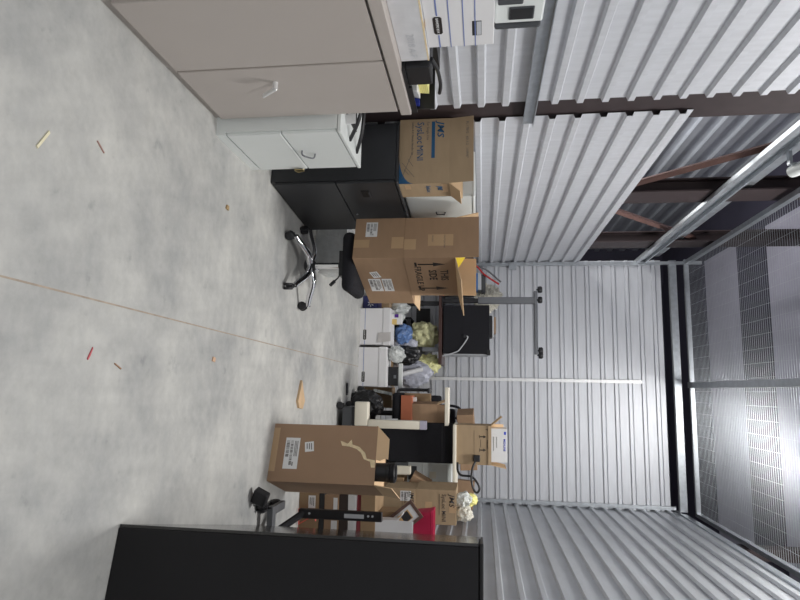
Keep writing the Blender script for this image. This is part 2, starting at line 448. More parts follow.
def file_box(name, label, loc, rz, w, d, h, group=None, lid=None, logo=(.7, .06), stripes=True, hole=True):
    o = thing(name, label, 'box', loc, rz, group)
    bm = bmesh.new(); bx(bm, -w/2, w/2, 0, d, 0, h, bev=.003); obj('box_body', bm, WBOARD, o)
    F = face('f', w, d)
    if lid:
        boxpart('lid', WBOARD, o, -w/2-.006, w/2+.006, -.006, d+.006, h-lid, h+.004, bev=.003)
    bankers_logo(o, F, w*logo[0], logo[1], .125, .038)
    if stripes:
        k = Ink()
        for v in stripes: 
            a = w*logo[0]-.07
            if abs(v-logo[1]) < .02: k.rect(0, v-.003, a, v+.003); k.rect(a+.14, v-.003, w, v+.003)
            else: k.rect(0, v-.002, w, v+.002)
        k.put('printed_stripe', BLUE_LINE, o, F)
    if hole:
        hu, hv, hw, hh = hole
        bm = bmesh.new(); M = F @ Matrix.Translation((hu, hv, 0))
        bx(bm, -hw/2, hw/2, -hh/2, hh/2, -.001, .0012, M=M, bev=.0005)
        obj('hand_hole', bm, BLACKP, o)
        bm = bmesh.new(); bx(bm, -hw/2+.004, hw/2-.004, -.001, hh/2-.002, .0008, .0018, M=M); obj('hole_rim', bm, LGREY, o)
    return o
o = file_box('file_box', 'white cardboard file box with blue lines standing on the flat carton', (-1.55, 2.36, 1.256), 90, .38, .34, .296,
             logo=(.56, .055), stripes=(.055, .105, .165, .215), hole=(.248, .222, .105, .04))
t = thing('office_printer', 'white and dark grey office machine on top of the white file box', 'printer', (-1.58, 2.33, 1.553))
boxpart('machine_body', WMETAL, t, -.3, 0, -.14, .115, 0, .205, bev=.008, seg=2)
boxpart('end_panel', DARKP, t, -.3, .012, .117, .145, 0, .20, bev=.012, seg=3)
boxpart('paper_slot', DARKP, t, -.001, .006, .0, .085, .06, .165, bev=.003)
boxpart('slot_inner', BLACKP, t, .004, .008, .008, .077, .066, .158)
boxpart('control_panel', DARKP, t, -.001, .014, -.14, -.03, .012, .115, bev=.006, seg=2)

t = thing('document_tray', 'black open document tray at the far end of the tan cabinet top', 'tray', (-1.54, 2.64, 1.12))
boxpart('tray_base', BLACKP, t, -.34, .045, 0, .44, 0, .015)
boxpart('tray_front', BLACKP, t, -.30, .03, .002, .17, .015, .135, bev=.004)
boxpart('tray_back', BLACKP, t, -.34, -.20, .17, .44, .015, .15)
boxpart('tray_lip', BLACKP, t, .03, .045, .17, .44, .015, .03)
boxpart('tray_side', BLACKP, t, -.20, .03, .425, .44, .015, .125)
bm = bmesh.new(); tube(bm, smooth_path([(-.02, .02, .14), (-.03, .14, .16), (-.04, .3, .165), (-.06, .435, .15)]), .010, 8); obj('tray_arm', bm, BLACKP, t, True)
def sheets(name, label, m, c, s, rot, cat='paper', group=None):
    bm = bmesh.new(); nn = 5
    for i in range(nn):
        a = (i-nn/2)*.002
        bx(bm, -s[0]/2+a, s[0]/2+a, -s[1]/2-a, s[1]/2-a, s[2]*i/nn, s[2]*(i+.9)/nn)
    o = obj(name, bm, m); o.location = c; o.rotation_euler = [R(q) for q in rot]
    return tag(o, label, cat, group)
sheets('paper_stack', 'white sheets lying in the black document tray', PAPER, (-1.60, 2.93, 1.136), (.14, .17, .035), (0, 0, 14))
sheets('notepad', 'pale yellow pad on the white sheets in the document tray', PYELLOW, (-1.625, 2.895, 1.172), (.14, .2, .05), (0, 0, 4))
sheets('folder', 'small blue folder beside the white sheets in document tray', mat('blue_folder', srgb(44, 60, 160), .5), (-1.535, 3.04, 1.136), (.03, .03, .03), (0, 0, 0), 'folder')

# white two-drawer cabinet
t = thing('file_cabinet', 'low white two-drawer file cabinet between tan and black cabinets', 'cabinet', (-1.40, 3.07, 0))
boxpart('cabinet_body', WMETAL, t, -.50, -.018, 0, .55, 0, .705)
boxpart('cabinet_top', WMETAL, t, -.50, .004, -.004, .555, .707, .727, bev=.003)
boxpart('plinth', WMETAL, t, -.018, -.004, 0, .55, 0, .055)
boxpart('drawer', WMETAL, t, -.018, 0, .008, .545, .062, .378, bev=.003)
dd = boxpart('drawer', WMETAL, t, -.018, 0, .008, .545, .386, .702, bev=.003)
bm = bmesh.new(); tube(bm, smooth_path([(0, .25, .43), (.028, .255, .435), (.03, .30, .485), (0, .305, .495)], 4), .005, 8); obj('handle', bm, GREYM, dd, True)
kk = boxpart('lock', CHROME, t, 0, .008, .528, .545, .345, .362)
bm = bmesh.new()
for a in (-20, 5, 30): bx(bm, -.002, .002, -.012, .012, -.055, 0, M=Matrix.Translation((.014, .537, .35)) @ Matrix.Rotation(R(a), 4, 'X'))
obj('key', bm, mat('brass', srgb(190, 170, 120), .3, .8), kk)
t = thing('wire_organizer', 'black wire and strap organizer holding a white card on white cabinet', 'organizer', (-1.55, 3.30, .727))
for dy, hh in ((-.17, .10), (.02, .07)):
    bm = bmesh.new(); tube(bm, smooth_path([(-.2, dy, 0), (-.2, dy, hh), (.0, dy+.06, hh*.8), (.11, dy+.16, .0)], 6), .011, 8); obj('hoop', bm, BLACKP, t, True)
boxpart('organizer_base', BLACKP, t, -.22, .0, -.2, .12, 0, .012)
boxpart('card', PAPER, t, -.16, .06, -.12, -.117, .012, .075, M=Matrix.Rotation(R(8), 4, 'X'))

# black lateral cabinet
t = thing('lateral_cabinet', 'black metal lateral file cabinet behind the white two-drawer cabinet', 'cabinet', (-1.42, 3.96, 0), -5.6)
boxpart('cabinet_body', BLACKM, t, -.45, -.02, 0, .915, 0, .90)
boxpart('cabinet_top', BLACKM, t, -.45, .004, -.003, .918, .902, .918, bev=.003)
boxpart('lower_door', BLACKM, t, -.02, 0, .006, .91, .03, .47, bev=.003)
dd = boxpart('drawer', BLACKM, t, -.02, 0, .006, .91, .478, .897, bev=.003)
for y in (.19, .74):
    h1 = boxpart('recessed_pull', BLACKG, dd, -.002, .004, y-.055, y+.055, .63, .69, bev=.002)
    boxpart('pull_lip', BLACKP, dd, .002, .014, y-.05, y+.05, .682, .692, bev=.002)
bm = bmesh.new(); cyl(bm, (0, .56, .52), (.008, .56, .52), .008, n=12); obj('lock', bm, CHROME, dd)

# carton with lettering on the black cabinet
def sysloc(name, label, loc, rz, w, d, h, flaps, s=1., full=True, m=KRAFT_B, closed=False):
    o = carton(name, label, loc, rz, w, d, h, m, flaps, closed=closed)
    F = face('f', w, d)
    k = Ink()
    if full:
        k.text('JMS', .022, .27, .066, .016, shear=.2, fit=.125)
        k.rect(.022, .228, .30, .252)
        k.text('SysLoc', .022, .125, .070, .0, fit=.165); k.text('MINI', .20, .125, .066, .0, fit=.115)
        pts = [(w-.0015, .0015), (w-.0015, .105)]+[(w-.0015-.2*(1-math.cos(a)), .0015+.1035*(1-math.sin(a))) for a in [R(q) for q in (12, 24, 36, 50, 64, 78)]]+[(w-.2, .0015)]
        k.poly(pts)
    else:
        k.text('JMS', .04*s, h-.07*s, .075*s, .004, shear=.2, fit=.13*s)
        k.text('SysLoc MINI', .04*s, h-.145*s, .06*s, .002, fit=.27*s)
        k.rect(.04*s, h-.175*s, .25*s, h-.17*s)
    k.put('printed_lettering', BLUE_INK if full else BLACK_INK, o, F)
    if full:
        k = Ink()
        k.text('For Single Use', .022, .193, .026, fit=.14); k.put('printed_small_lettering', GREY_INK, o, F); k = Ink(); k.text('Safety A.V. Fistula Needle Set', .022, .086, .022, fit=.25)
        k.put('printed_small_lettering', GREY_INK, o, F); k = Ink()
        for (u0, v0, u1, v1) in ((.26, .09, .45, .02), (.33, .02, .44, .11), (.30, .06, .36, .10), (.38, .035, .42, .07)):
            dx, dy = v1-v0, u0-u1; l = math.hypot(dx, dy); dx, dy = dx/l*.0014, dy/l*.0014
            k.poly([(u0+dx, v0+dy), (u0-dx, v0-dy), (u1-dx, v1-dy), (u1+dx, v1+dy)])
        k.put('printed_sketch', GREY_INK, o, F)
    return o
sl = sysloc('lettered_carton', 'open brown carton with blue lettering on the black lateral cabinet', (-1.665, 4.03, .918), -3, .49, .25, .355,
            [('f', 9, .17, .0, KRAFT_B), ('r', 40, .10), ('b', 35, .10), ('l', -20, .1)])
F = face('r', .49, .25)
k = Ink(); k.text('JMS', .05, .27, .05, .03, shear=.2); k.put('side_lettering', BLUE_INK, sl, F); k = Ink(); k.text('SysLoc', .04, .19, .045, .02); k.put('side_lettering', BLUE_INK, sl, F)
patch('side_tape', TAPE, sl, F, .02, .30, .16, .34); patch('side_tape', TAPE, sl, F, .02, .04, .1, .08)
k = Ink(); k.text('FL-17BV2   6011-2   1109/07', 0, 0, .024, 0, sx=.98)
k.put('flap_lettering', GREY_INK, sl, Matrix.Translation((0, 0, .355)) @ Matrix.Rotation(R(9), 4, 'X') @ face('f', .49, .25) @ Matrix.Translation((.04, .12, .0)))

t = thing('filing_cabinet', 'small white filing cabinet standing on the far end of black cabinet', 'cabinet', (-1.43, 4.34, .918), -5.6)
boxpart('cabinet_body', WMETAL, t, -.36, -.016, 0, .56, 0, .51)
boxpart('cabinet_top', WMETAL, t, -.36, .004, -.003, .565, .51, .528, bev=.003)
dd = boxpart('drawer', WMETAL, t, -.016, 0, .006, .555, .01, .505, bev=.003)
bm = bmesh.new(); tube(bm, [(0, .30, .22), (.02, .30, .225), (.02, .31, .285), (0, .31, .29)], .006, 8); obj('handle', bm, DARKP, dd)

# ------------------------------------------------------------------ office chair with two cartons
def caster(parent, x, y, z=0, r=.028, m=BLACKP, ang=0):
    M = Matrix.Translation((x, y, z)) @ Matrix.Rotation(R(ang), 4, 'Z')
    bm = bmesh.new()
    for s in (-1, 1):
        lathe(bm, [(.004, .006*s), (r*.9, .006*s), (r, .010*s), (r, .022*s), (r*.85, .026*s), (.004, .026*s)][::1 if s > 0 else 1], 20, M @ Matrix.Translation((0, 0, r)) @ Matrix.Rotation(R(90), 4, 'Y'))
    c = obj('caster', bm, m, parent, True)
    bm = bmesh.new(); bx(bm, -.006, .006, -r*.7, r*.8, r*.6, r*2.2, M=M, bev=.003); cyl(bm, (x, y, z+r*1.8), (x, y, z+r*2.9), .007, n=10)
    obj('caster_fork', bm, m, c)
    return c
def star_base(parent, rad, ang0, zhub, m, hub=BLACKP, cm=BLACKP):
    for k in range(5):
        a = R(ang0+72*k); dx, dy = math.cos(a), math.sin(a)
        bm = bmesh.new()
        P = smooth_path([(dx*.03, dy*.03, zhub), (dx*rad*.4, dy*rad*.4, zhub+.012), (dx*rad*.8, dy*rad*.8, zhub-.03), (dx*rad, dy*rad, zhub-.045)], 5)
        tube(bm, P, [.031-.012*i/len(P) for i in range(len(P))], 12)
        obj('base_arm', bm, m, parent, True)
        caster(parent, dx*rad, dy*rad, 0, .035, cm, ang0+72*k+60)
    bm = bmesh.new(); lathe(bm, [(.02, zhub-.05), (.045, zhub-.04), (.048, zhub+.03), (.03, zhub+.045)], 24); obj('hub', bm, hub, parent, True)
t = thing('office_chair', 'black office chair on a chrome star base carrying two brown cartons', 'chair', (-.965, 4.62, 0))
star_base(t, .335, -51, .125, CHROME)
bm = bmesh.new(); cyl(bm, (0, 0, .165), (0, 0, .36), .026); obj('gas_lift', bm, CHROME, t, True)
bm = bmesh.new(); cyl(bm, (0, .01, .165), (0, .01, .40), .018); bx(bm, -.1, .1, -.1, .12, .385, .42); obj('column', bm, BLACKP, t, True)
bm = bmesh.new(); tube(bm, [(.04, -.02, .40), (.12, -.10, .38), (.155, -.13, .355)], .006, 8); tube(bm, [(.15, -.125, .36), (.185, -.15, .335)], .014, 8); obj('lever', bm, BLACKP, t, True)
bm = bmesh.new(); bx(bm, -.235, .235, -.2, .28, .425, .528, bev=.05, seg=4); obj('seat', bm, BLACKF, t, True)

low = carton('parcel_carton', 'lower brown carton on the office chair with white labels', (-1.132, 4.395, .53), -17, .35, .80, .385, KRAFT,
             [('b', 78, .16), ('r', -88, .19, 0, KRAFT), ('l', -88, .19, 0, KRAFT)])
F = face('f', .35, .8)
shipping_label(low, F, .035, .085, .165, .175, 0, 3)
patch('tape_strip', TAPE, low, F, .19, .0, .26, .12); patch('tape_strip', TAPE, low, F, .17, .29, .27, .383)
F = face('r', .35, .8)
shipping_label(low, F, .34, .06, .56, .16, 0, 5); shipping_label(low, F, .34, .17, .56, .25, 0, 7); shipping_label(low, F, .22, .10, .32, .165, 14, 6, False)
up = carton('printed_carton', 'upper open brown carton on the office chair with printed arrows', (-1.130, 4.393, .917), -17, .352, .64, .385, KRAFT,
            [('f', 2, .175, 0, KRAFT), ('r', 76, .20, -.02), ('b', 4, .15), ('l', 14, .175)])
F = face('f', .352, .64)
patch('tape_strip', TAPE, up, F, .15, .18, .25, .37); patch('tape_strip', TAPE, up, F, .19, .0, .28, .09)
k = Ink(); k.text('CAUTION TAPE', .155, .30, .016); k.put('tape_print', GREY_INK, up, F); k = Ink(); k.text('SEALED', .16, .21, .016); k.put('tape_print', GREY_INK, up, F)
F = face('r', .352, .64)
for u in (.10, .50):
    k = Ink(); k.arrow_up(u, .10, .21, .06); k.put('printed_arrow', BLACK_INK, up, F)
k = Ink(); k.text('THIS', .19, .265, .085, .012); k.text('SIDE', .19, .175, .085, .012); k.text('FRAGILE UP', .13, .07, .07, .01, fit=.42)
k.put('printed_lettering', BLACK_INK, up, F)
bm = bmesh.new(); bm.faces.new([bm.verts.new(p) for p in ((0, 0, 0), (0, .36, 0), (0, .36, .375), (0, .02, .50), (0, 0, .50))])
g = bmesh.ops.extrude_face_region(bm, geom=bm.faces[:]); bmesh.ops.translate(bm, vec=(.003, 0, 0), verts=[v for v in g['geom'] if isinstance(v, bmesh.types.BMVert)])
o = obj('lit_flap_sheet', bm, YELLOW); o.location = (-1.03, 4.42, .926); o.rotation_euler = (0, R(-5), R(-17)); tag(o, 'added bright yellow sheet for the lit flap inside the upper carton', 'paper')  # added sheet; its bright yellow stands for light on the flap's inside

t = thing('storage_tub', 'clear plastic storage tub on the floor behind the office chair', 'tub', (-1.25, 5.18, 0))
bm = bmesh.new()
bx(bm, -.22, .2, 0, .004, 0, .29); bx(bm, -.22, .2, .38, .384, 0, .29); bx(bm, -.22, -.216, .004, .38, 0, .29); bx(bm, .196, .2, .004, .38, 0, .29); bx(bm, -.216, .196, .004, .38, 0, .004)
obj('tub_body', bm, TUB, t)
boxpart('tub_rim', TUB, t, -.235, .215, -.015, 0, .275, .292)
for i, (cx, cy, cz, r, m, lb) in enumerate(((-1.36, 5.33, .085, .09, WBOARD, 'white film packet at the left inside the clear tub'), (-1.20, 5.36, .10, .11, PAPER, 'pale film packet in the middle of the clear tub'),
                                    (-1.36, 5.37, .215, .06, NAVY, 'navy packet on top inside the clear tub'))):
    o = crumple('packet', m, None, (0, 0, 0), (r, r*.8, r), i+3, sub=3, flat=False, amp=.15, fine=.02); o.location = (cx, cy, cz+.02); tag(o, lb, 'packet')

# ------------------------------------------------------------------ back row on the floor
t = thing('navy_box', 'navy blue box with white flower print left of the white file boxes', 'box', (-1.075, 7.42, 0))
boxpart('box_body', NAVY, t, -.08, .08, 0, .25, 0, .20, bev=.003)
k = Ink()
for a in range(0, 360, 60):
    c, s = math.cos(R(a)), math.sin(R(a)); k.poly([(.1+.006*c, .1+.006*s), (.1+.03*c-.008*s, .1+.03*s+.008*c), (.1+.045*c, .1+.045*s), (.1+.03*c+.008*s, .1+.03*s-.008*c)])
k.put('flower_print', LGREY, t, face('f', .16, .25))
file_box('file_box', 'white cardboard file box on the floor, left of the two at the back', (-.752, 7.27, 0), 0, .45, .36, .375, lid=.085, logo=(.73, .065), stripes=(.065,), hole=None)
file_box('file_box', 'white cardboard file box on the floor, right of the two at the back', (-.255, 7.24, 0), 0, .475, .36, .345, lid=.09, logo=(.76, .065), stripes=(.065,), hole=None)
bm = bmesh.new()
A = [bm.verts.new(p) for p in ((-.01, 0, -.14), (.11, 0, -.15), (.09, 0, .003), (-.02, 0, .003), (-.03, .06, .004), (.08, .06, .004))]
bm.faces.new(A[:4]); bm.faces.new((A[3], A[2], A[5], A[4]))
g = bmesh.ops.extrude_face_region(bm, geom=bm.faces[:]); bmesh.ops.translate(bm, vec=(0, -.0015, .0015), verts=[v for v in g['geom'] if isinstance(v, bmesh.types.BMVert)])
o = obj('paper_slip', bm, mat('grey_paper', srgb(190, 186, 184), .7)); o.location = (-.66, 7.261, .3775); tag(o, 'grey paper slip hanging over the front of left white file box', 'paper')

# hidden-height supports of the heap
carton('heap_carton', 'brown carton on the floor right behind the left white file box', (-.75, 7.68, 0), 0, .44, .36, .30, KRAFT_D, closed=True)
carton('heap_carton', 'brown carton on the floor right behind the right white file box', (-.25, 7.66, 0), 0, .46, .36, .34, KRAFT_D, closed=True)
t = thing('milk_crate', 'black plastic crate on the floor under the dark desk', 'crate', (-.74, 8.14, 0))
bm = bmesh.new()
for z in (0, .12, .24, .36, .47): 
    bx(bm, -.23, .23, 0, .02, z, z+.06); bx(bm, -.23, -.21, 0, .42, z, z+.06); bx(bm, .21, .23, 0, .42, z, z+.06)
for xx in (-.23, -.08, .06, .2): bx(bm, xx, xx+.03, .002, .018, 0, .53)
bx(bm, -.21, .21, .02, .42, 0, .02); bx(bm, -.21, .21, .40, .42, 0, .53)
obj('crate_body', bm, BLACKP, t)
def lump(name, label, cat, m, c, s, seed, amp=.28, freq=2.2, sub=4, fine=.08, group=None, flat=True):
    o = crumple(name, m, None, (0, 0, s[2]*.8), s, seed, amp, freq, flat, sub, fine); o.location = c
    return tag(o, label, cat, group)
lump('yellow_gown', 'olive yellow gown heaped in the black crate under the desk', 'gown', GOWN_B, (-.73, 8.30, .53), (.19, .16, .20), 11, .3, 3)
carton('heap_carton', 'tall brown carton under the desk carrying the pale yellow gown', (-.33, 8.16, 0), 0, .28, .34, .60, KRAFT_D, closed=True)
lump('yellow_gown', 'bright pale yellow gown bunched near the right desk leg', 'gown', GOWN, (-.34, 8.30, .603), (.13, .12, .18), 12, .35, 3)
lump('blue_bag', 'blue film bag on the carton behind the left white file box', 'bag', BLUEBAG, (-.70, 7.76, .385), (.12, .11, .12), 13)
lump('grey_bag', 'light grey film bag slumped right of the blue bag', 'bag', GREYBAG, (-.57, 7.84, .345), (.10, .10, .17), 14)
lump('clear_bag', 'milky clear bag lying on the right white file box', 'bag', CLEARW, (-.42, 7.43, .352), (.10, .14, .11), 15, .2)
lump('black_bag', 'black plastic bag on the heap behind the clear bag', 'bag', BLACKBAG, (-.44, 7.80, .343), (.13, .11, .20), 16, .2)
lump('grey_bag', 'large grey paper bag on the heap at right with dark print', 'bag', GREYBAG, (-.20, 7.93, .343), (.17, .12, .27), 17, .25)
lump('white_bag', 'white film bag draped at the left end behind the navy box', 'bag', CLEARW, (-.94, 7.80, .303), (.10, .10, .10), 18)
lump('white_bag', 'pale blue-white film bag under the overhanging brown cartons', 'bag', CLEARW, (-1.06, 7.92, .303), (.08, .09, .13), 19)
# the small bag above stands on another carton
carton('heap_carton', 'small brown carton on the floor behind the navy box', (-1.08, 7.69, 0), 0, .20, .34, .30, KRAFT_D, closed=True)
t = thing('tissue_box', 'white yellow and purple small box on the left file box', 'box', (-.86, 7.42, .38))
boxpart('box_body', PAPER, t, -.06, .06, 0, .1, 0, .12); boxpart('purple_band', PURPLE, t, -.062, -.02, -.002, .1, .03, .08); boxpart('yellow_band', mat('ochre_card', srgb(220, 190, 120)), t, .0, .062, -.002, .1, .0, .06)
t = thing('black_case', 'small black case on top of the right white file box', 'case', (-.13, 7.38, .351))
boxpart('case_body', BLACKP, t, -.13, .10, 0, .18, 0, .125, bev=.006); boxpart('case_latch', GREYM, t, -.03, .01, -.006, 0, .07, .10)
t = thing('white_strip', 'long white plastic strip lying on the small black case', 'strip', (-.155, 7.40, .477))
boxpart('strip_body', WMETAL, t, -.15, .14, 0, .04, 0, .05, bev=.003); boxpart('strip_end', LGREY, t, .141, .146, .004, .036, .004, .046)
t = thing('poster_tube', 'white cardboard tube leaning on the heap beside the black bag', 'tube', (-.16, 7.70, .40), rot=(R(-20), R(-16), 0))
bm = bmesh.new(); cyl(bm, (0, 0, 0), (0, 0, .36), .032, n=20); obj('tube_body', bm, WBOARD_G, t, True); bm = bmesh.new(); cyl(bm, (0, 0, .36), (0, 0, .366), .033, n=20); obj('tube_cap', bm, PAPER, t)
sheets('hanging_paper', 'long white paper strip hanging down beside the right file box', CLEARW, (.035, 7.35, .18), (.035, .02, .24), (0, 8, 0))

# desk with things
t = thing('desk', 'dark brown desk on black legs against the back wall', 'desk', (-1.09, 8.05, 0))
boxpart('tabletop', DESKTOP, t, -.79, .76, 0, .72, .92, .965, bev=.004)
for xx in (-.07, .56):
    l = boxpart('leg', BLACKP, t, xx-.035, xx+.035, .05, .11, .02, .70); boxpart('leg_sleeve', GREYM if xx > 0 else BLACKP, l, xx-.028, xx+.028, .055, .105, .70, .92)
    boxpart('leg_foot', BLACKP, t, xx-.035, xx+.035, .0, .66, 0, .04, bev=.008)
boxpart('stretcher', BLACKP, t, -.07, .56, .60, .63, .55, .75)
t = thing('mini_fridge', 'black mini fridge on the dark desk at the back', 'fridge', (-.80, 8.10, .965))
boxpart('fridge_body', LGREY, t, -.325, .335, .045, .58, .012, .62, bev=.008)
dr = boxpart('fridge_door', BLACKF, t, -.335, .325, 0, .042, .012, .635, bev=.008, seg=2)
boxpart('hinge_cap', BLACKP, t, .27, .34, -.005, .08, .60, .645, bev=.004)
for sx in (-.28, .28): boxpart('foot', BLACKP, t, sx-.02, sx+.02, .06, .10, 0, .012)
bm = bmesh.new(); tube(bm, smooth_path([(.09, -.012, .31), (.095, -.02, .345), (.14, -.02, .33), (.24, -.02, .26), (.30, -.03, .20), (.36, -.03, .01)], 6), .008, 8)
obj('power_cord', bm, LGREY, t, True); bm = bmesh.new(); cyl(bm, (.09, 0, .31), (.09, -.025, .31), .022, n=14); obj('knob', bm, BLACKP, dr, True)
t = thing('router', 'black and silver flat device on top of the mini fridge', 'device', (-.84, 8.16, 1.585))
boxpart('device_case', BLACKP, t, -.16, .14, 0, .2, 0, .05, bev=.006); boxpart('silver_lid', LGREY, t, -.155, .135, .005, .195, .051, .075, bev=.004); boxpart('brown_lid', KRAFT, t, -.14, .08, .01, .19, .076, .10)
t = thing('telescopic_stand', 'grey telescopic stand standing upside down left of the mini fridge', 'stand', (-1.20, 8.14, .965))
bm = bmesh.new(); bx(bm, -.03, .03, -.03, .03, .0, .50, bev=.004); obj('inner_post', bm, BLACKP, t)
bm = bmesh.new(); bx(bm, -.045, .045, -.04, .04, .48, 1.23, bev=.006); obj('outer_post', bm, GREYM, t)
boxpart('end_plate', BLACKP, t, -.10, .10, -.10, .10, 0, .01)
bm = bmesh.new(); bx(bm, -.13, .72, -.035, .035, 1.225, 1.265, M=None, bev=.008); obj('foot_beam', bm, GREYM, t)
for xx in (-.12, .02, .70, .76):
    bm = bmesh.new(); lathe(bm, [(.01, 1.26), (.012, 1.275), (.04, 1.28), (.046, 1.295), (.046, 1.32), (.035, 1.335)], 20, Matrix.Translation((xx-.03, 0, 0)))
    obj('caster', bm, BLACKP, t, True)

t = thing('storage_tote', 'grey plastic tote on the left end of the dark desk', 'tote', (-1.58, 8.28, .965))
bm = bmesh.new()
bx(bm, -.27, .25, 0, .012, 0, .40); bx(bm, -.27, .25, .388, .40, 0, .40); bx(bm, -.27, -.258, .012, .388, 0, .40); bx(bm, .238, .25, .012, .388, 0, .40); bx(bm, -.258, .238, .012, .388, 0, .012)
obj('tote_body', bm, DARKP, t); boxpart('tote_lid', DARKP, t, -.28, .26, -.01, .41, .40, .42, bev=.006)
def binder(label, m, x0, x1, z0, z1, y=8.33):
    o = thing('ring_binder', label, 'binder', ((x0+x1)/2, y, z0)); w = (x1-x0)/2
    boxpart('cover', m, o, -w, w, 0, .13, 0, z1-z0, bev=.004); boxpart('pages', PAPER, o, -w+.01, w-.006, .006, .125, .006, z1-z0-.006)
    return o
binder('blue ring binder lying on the grey tote behind the chair cartons', BLUE, -1.62, -1.36, 1.386, 1.44)
binder('pale grey ring binder lying on the blue binder', LGREY, -1.63, -1.38, 1.441, 1.49)
binder('dark grey ring binder topmost on the grey tote', DARKP, -1.60, -1.34, 1.491, 1.55)
t = thing('bolt_cutter', 'red handled long tool leaning over the binders beside left wall', 'tool', (-1.74, 8.30, 1.40), rot=(0, R(38), 0))
for s in (-1, 1):
    bm = bmesh.new(); tube(bm, smooth_path([(0, 0, .0), (.012*s, 0, .08), (.035*s, 0, .2), (.02*s, 0, .44)], 5), [.012]*16, 8); obj('handle', bm, RED if s > 0 else GREYM, t, True)
lump('clear_bag', 'crumpled clear plastic bag on the grey tote behind the grey stand', 'bag', CLEAR, (-1.30, 8.57, 1.387), (.17, .08, .20), 21, .3, 3.0, 5, .22)
t = thing('tubing_coil', 'coil of clear tubing on the front of the dark desk', 'coil', (-1.43, 8.15, .965))
for q in range(3):
    bm = bmesh.new(); P = [(.085*math.cos(a), .02*q-.02, .095+.085*math.sin(a)) for a in [R(x) for x in range(0, 361, 15)]]; tube(bm, P, .009, 8); obj('loop', bm, CLEARW if q else DARKP, t, True)
t = thing('toy', 'small yellow orange toy on the desk front under carton flap', 'toy', (-1.29, 8.1, .965))
bm = bmesh.new(); bmesh.ops.create_icosphere(bm, subdivisions=2, radius=.025, matrix=Matrix.Translation((0, 0, .05))); obj('toy_head', bm, YELLOW, t, True)
bm = bmesh.new(); lathe(bm, [(.02, 0), (.03, .005), (.02, .035)], 14); obj('toy_body', bm, ORANGE_P, t, True)

# ------------------------------------------------------------------ middle right: cart, chair, heap
t = thing('workstation_cart', 'cream workstation cart with black back panel and raised top board', 'cart', (.45, 6.2, 0))
boxpart('base', DARKP, t, -.25, .30, 0, .46, .06, .165, bev=.008)
boxpart('base_cap', BLACKP, t, -.25, .30, .01, .45, .166, .19)
for cx, cy in ((-.26, .0), (-.26, .44), (.28, .02), (.28, .44)): caster(t, cx, cy, 0, .036, BLACKP, 70)
bm = bmesh.new(); bx(bm, -.305, -.06, -.02, .1, .195, .335, bev=.012, seg=3); obj('foot_block', bm, CREAM, t, True)
bm = bmesh.new(); bx(bm, -.125, -.04, -.02, .1, .336, .875, bev=.01, seg=3); pp = obj('post', bm, CREAM, t, True)
boxpart('post_cap', LILAC, pp, -.125, -.04, -.02, .1, .876, .94)
boxpart('post_clip', LGREY, pp, -.14, -.126, 0, .03, .55, .64)
bm = bmesh.new(); bx(bm, -.105, .30, .105, .15, .19, 1.205, bev=.012, seg=2); pn = obj('back_panel', bm, BLACKF, t, True)
boxpart('panel_seam', BLACKP, pn, -.09, .285, .102, .106, .40, .406); boxpart('panel_seam', BLACKP, pn, -.09, .285, .102, .106, 1.09, 1.096)
bm = bmesh.new(); bx(bm, -.10, .63, -.04, .42, 1.21, 1.245, bev=.008, seg=2); obj('top_board', bm, CREAM, t)
bm = bmesh.new(); bx(bm, -.47, -.085, -.02, .22, 1.125, 1.165, bev=.006, seg=2); obj('side_board', bm, CREAM, t)
bm = bmesh.new(); bx(bm, .33, .42, .04, .12, .62, .78, bev=.006); obj('cable_box', bm, CREAM, t); boxpart('side_bracket', DARKP, t, .30, .33, .06, .11, .62, .75)
o = carton('printed_carton', 'brown carton with handling arrows on top of the cream cart', (.545, 6.19, 1.246), 0, .385, .34, .345, KRAFT_B,
           [('l', 40, .14), ('r', 12, .15), ('b', 20, .14), ('f', 175, .03, 0, KRAFT_B)])
F = face('f', .385, .34)
for u in (.11, .24):
    k = Ink(); k.arrow_up(u, .235, .06, .03); k.put('printed_arrow', BLACK_INK, o, F)
k = Ink(); k.rect(.135, .24, .215, .243); k.rect(.05, .175, .34, .177); k.text('WELDED', .14, .30, .022, .01); k.text('Y', .03, .29, .03, .02)
k.put('printed_lettering', BLACK_INK, o, F)
t = thing('medicine_box', 'white medicine box with blue print standing in the cart carton', 'box', (.545, 6.225, 1.253))
boxpart('box_body', PAPER, t, -.165, .165, 0, .25, 0, .495, bev=.002)
k = Ink(); k.rect(.03, .465, .06, .485); k.text('MEDILINE', .10, .46, .028, .02); k.put('printed_lettering', mat('royal_ink', srgb(50, 70, 190)), t, face('f', .33, .25))
k = Ink()
for i in range(4): k.rect(.08, .30+.03*i, .28-.03*i, .304+.03*i)
k.put('printed_small_lettering', GREY_INK, t, face('f', .33, .25))
k = Ink(); k.rect(.22, .31, .26, .34); k.put('green_mark', mat('green_ink', srgb(70, 170, 120)), t, face('f', .33, .25))
t = thing('power_cable', 'black plug cable looping off the right of the arrow carton', 'cable', (.70, 6.15, 1.246))
bm = bmesh.new()
tube(bm, smooth_path([(.0, .02, .19), (.07, .0, .16), (.16, .0, .15), (.25, 0, .165), (.30, 0, .20), (.26, 0, .23), (.20, 0, .205), (.15, .01, .15), (.14, .02, .05), (.10, .05, .014), (.02, .028, .012)], 6), .011, 10)
obj('cord', bm, BLACKP, t, True)
boxpart('plug', BLACKP, t, -.06, .005, .0, .03, .17, .235, bev=.008, seg=2)

